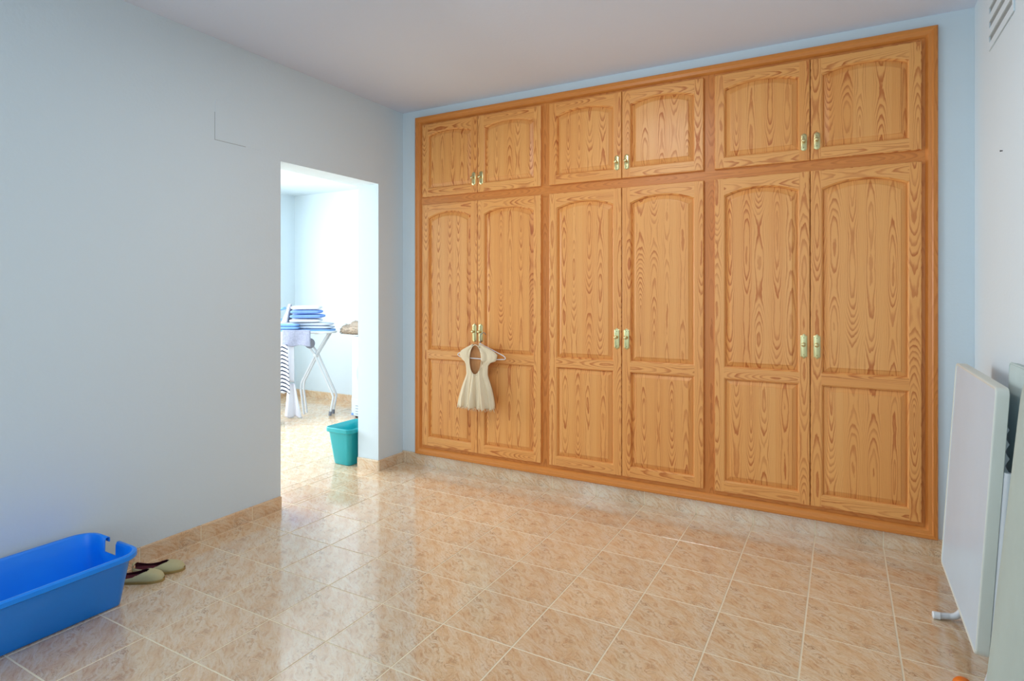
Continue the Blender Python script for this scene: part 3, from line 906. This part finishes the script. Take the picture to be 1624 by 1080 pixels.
# ironing board
def ironing_board():
    t = thing('ironing_board', 'white ironing board on crossed tube legs under the piles of towels', 'ironing board', tuple(O), A)
    zt = lz(523)
    # board outline in local xy (tip to the right)
    out = []
    for k in range(9): a = -PI/2 + PI*k/8; out.append((lx(519) + .085*math.cos(a)*1.0, .105*math.sin(a)))
    for k in range(5): out.append((lx(490) - .8*k/4, .105 + .085*min(1, (k+1)/3)))
    for k in range(5): out.append((lx(490) - .8 + .8*k/4, -.105 - .085*min(1, (5-k)/3)))
    n = len(out)
    m = MB(); b = m.grid([[(x*1.0, y, zt-.012) for x, y in out], [(x, y, zt) for x, y in out], [(x, y*.97, zt+.010) for x, y in out]], True); m.cap(b, n, True); m.cap(b+2*n, n)
    m.build('board', m_bluecot, t, 40)
    m = MB(); pts = [(x*1.01, y*1.03, zt-.020) for x, y in out]; m.tube(pts + [pts[0]], .013, 8, caps=False); m.build('frame', m_enamel, t, True)
    # crossed legs: each a pair of tubes
    for yy in (-.055, .055):
        m = MB(); m.tube([(lx(478), yy, zt-.03), (lx(502), yy, lz(562)), (lx(528), yy, lz(620)), (lx(531), yy, lz(628)), (lx(529), yy-.0, lz(640)), (lx(526), yy, lz(655))], .0125, 10)
        m.build('leg', m_enamel, t, 40)
        m = MB(); m.tube([(lx(523), yy*.8+.01, zt-.03), (lx(502), yy*.8+.01, lz(562)), (lx(480), yy*.8+.01, lz(606)), (lx(479), yy*.8+.01, lz(618)), (lx(484), yy*.8+.01, .012+(lz(653)*0))], .0115, 10)
        m.build('leg', m_enamel, t, 40)
    for (px, py) in ((526, 655),):
        for yy in (-.055, .055):
            m = MB(); m.tube([(lx(px)+.003, yy, lz(py)+.03), (lx(px), yy, .004)], .016, 10); m.build('foot_cap', m_grey, t, 40)
    m = MB(); m.tube([(lx(502), -.07, lz(562)), (lx(502), .07, lz(562))], .014, 10); m.build('pivot', m_wplas, t, 40)
    m = MB(); m.tube([(lx(505), -.11, zt-.03), (lx(519), -.12, zt-.025), (lx(528), -.08, zt-.02)], .011, 8); m.build('iron_rest', m_enamel, t, 40)
    # cord holder under the board
    m = MB(); m.lathe([(.0, 0), (.05, .0), (.055, .012), (.05, .024), (.0, .024)], (lx(497), -.10, lz(543)), '-y', 18); m.build('cord_holder', m_grey, t, 40)
    return zt
zt = ironing_board()

def folded(name, label, x0, x1, y0, y1, z, h, mat, layers=2, group=None, rz=0.0, sag=.0015):
    """folded cloth: layered slab with rounded fold along the front"""
    cx = (x0+x1)/2; hw = (x1-x0)/2; hy = (y1-y0)/2
    p = O + Matrix.Rotation(A, 3, 'Z') @ Vector((cx, (y0+y1)/2, z))
    m = MB()
    lh = h/layers
    for L in range(layers):
        rows = []; N = 14
        for i in range(N+1):
            u = i/N; x = -hw + 2*hw*u; ed = (1 - abs(2*u-1)**8)
            row = []
            for k in range(12):
                a = 2*PI*k/12; cy, sz = math.cos(a), math.sin(a)
                yy = hy*math.copysign(abs(cy)**.45, cy)*(.97+.03*ed)
                zz = lh*.5*math.copysign(abs(sz)**.6, sz)*(.55+.45*ed) + lh*(L+.5) + sag*math.sin(u*9+L*2)*(.6 if L else 0)
                row.append((x*(1-.03*L), yy, zz))
            rows.append(row)
        b = m.grid(rows, True); m.cap(b, 12, True); m.cap(b+N*12, 12)
    o = m.build(name, mat, None, True); o.location = p; o.rotation_euler = (0, 0, A+rz)
    return tag(o, label, 'towel', group)
zb = zt + .011
folded('folded_cloth', 'pale grey-blue folded cloth lying along the ironing board under the towel stack', lx(430), lx(527), -.09, .10, zb+.001, .068, m_paleblue, 2)['category'] = 'cloth'
folded('folded_cloth', 'bright blue folded cloth at the left end of the ironing board', lx(425), lx(482), -.165, -.10, zb+.001, .062, m_bluecot, 2)['category'] = 'cloth'
z1 = zb + .071
folded('folded_towel', 'white folded towel at the bottom of the towel stack', lx(463), lx(509), -.12, .12, z1, .038, m_towelw, 1, 'stack of folded towels', .2)
folded('folded_towel', 'darker blue folded towel under the other blue one in the stack', lx(465), lx(512), -.12, .12, z1+.043, .044, m_towelb, 1, 'stack of folded towels', .1)
folded('folded_towel', 'blue folded towel in the upper half of the stack', lx(465), lx(509), -.12, .12, z1+.090, .044, m_towelb, 1, 'stack of folded towels', .16)
folded('folded_towel', 'white folded towel topmost of the stack on the ironing board', lx(465), lx(508), -.12, .12, z1+.137, .040, m_towelw, 1, 'stack of folded towels', .2)
# iron standing on its heel
def iron():
    p = O + Matrix.Rotation(A, 3, 'Z') @ Vector((lx(449), .02, z1+.001))
    t = thing('iron', 'white iron with grey trim standing on its heel at the left of the ironing board', 'iron', tuple(p), A)
    m = MB(); rows = []
    for i in range(9):
        u = i/8; z = .19*u; w = .055*(1-u**2.2)+.004; x = .05 + .02*u
        rows.append([(x, -w, z), (x-.02, -w, z), (x-.06*(1-u), -w*.7, z), (x-.06*(1-u), w*.7, z), (x-.02, w, z), (x, w, z)])
    b = m.grid(rows, True); m.cap(b, 6, True); m.cap(b+8*6, 6); m.build('body', m_wplas, t, 40)
    m = MB(); rows = [[(.052+.02*i/8, s_*(.060*(1-(i/8)**2.2)+.003), .19*i/8) for s_ in (-1, 1)] for i in range(9)]
    rows2 = [[(r_[0][0]+.012, r_[0][1], r_[0][2]), (r_[1][0]+.012, r_[1][1], r_[1][2])] for r_ in rows]
    b = m.grid([[r_[0], r_[1], q[1], q[0]] for r_, q in zip(rows, rows2)], True); m.cap(b, 4, True); m.cap(b+32, 4); m.build('soleplate', m_grey, t, 40)
    m = MB(); m.tube([(-.01, 0, .02), (-.05, 0, .03), (-.065, 0, .08), (-.05, 0, .13), (.02, 0, .15)], .014, 8); m.build('handle', m_bluecot, t, True)
iron()

def hanging(name, label, cat, x0, x1, y, ztop, zbot, mat, wtop=None, folds=5, amp=.012, th=.006, shear=0, group=None):
    """cloth hanging as a pleated sheet with thickness; wtop narrows the top"""
    p = O + Matrix.Rotation(A, 3, 'Z') @ Vector(((x0+x1)/2, y, 0))
    hw = (x1-x0)/2; m = MB(); NR, NC = 18, 28; rows = []
    for i in range(NR+1):
        f = i/NR; z = ztop + (zbot-ztop)*f; w = hw*((wtop or 1)*(1-f) + f); row = []
        for j in range(NC+1):
            u = j/NC*2-1
            row.append((u*w + shear*f, amp*(.4+.6*f)*math.sin(u*folds*PI/2+1.3*f), z + .008*math.sin(u*5)*f))
        rows.append(row)
    m.grid(rows); o = m.build(name, mat, None, True, fix=False); o.location = p; o.rotation_euler = (0, 0, A)
    s_ = o.modifiers.new('solid', 'SOLIDIFY'); s_.thickness = th
    return tag(o, label, cat, group)
hanging('hand_towel', 'grey terry towel hanging over the front rail of the ironing board', 'towel', lx(462), lx(505), -.245, lz(521), lz(545), m_towelg, None, 3, .008, .012)
hanging('white_sheet', 'white sheet hanging from the left part of the ironing board', 'sheet', lx(436), lx(478), -.215, lz(524), lz(600), m_white, None, 4, .012)
hanging('striped_top', 'navy and white striped garment hanging from the ironing board', 'garment', lx(457), lx(473), -.275, lz(543), lz(616), m_stripe, .75, 2, .012, .006, .02)
hanging('laundry_sack', 'long white cloth hanging almost to the floor beneath the striped garment', 'cloth', lx(459), lx(485), -.175, lz(604), .012, m_white, .45, 3, .02, .006, .02)
hanging('blue_grey_cloth', 'blue-grey cloth hanging at the left beside the opening edge', 'cloth', lx(436), lx(452), -.30, lz(600), lz(637), m_bluegrey, None, 2, .01)
# white laundry basket with red rim
def basket():
    p = O + Matrix.Rotation(A, 3, 'Z') @ Vector((lx(444), -.47, 0))
    t = thing('laundry_basket', 'white laundry basket on a red base at the left edge of the opening', 'basket', tuple(p), A)
    def loop(x, y, r, z): return [(q[0], q[1], z) for q in rrect(-x, x, -y, y, r, 6)]
    m = MB(); b = m.grid([loop(.115, .10, .05, .022), loop(.12, .105, .05, .12), loop(.13, .115, .055, .235), loop(.135, .12, .06, .245), loop(.125, .11, .05, .24), loop(.112, .098, .05, .03)], True)
    n = 28; m.cap(b, n, True); m.cap(b+5*n, n); m.build('body', m_wplas, t, 40)
    m = MB(); lp = loop(.135, .12, .06, .014); m.tube(lp + [lp[0]], .013, 8, caps=False); m.build('base_rim', m_red, t, True)
basket()
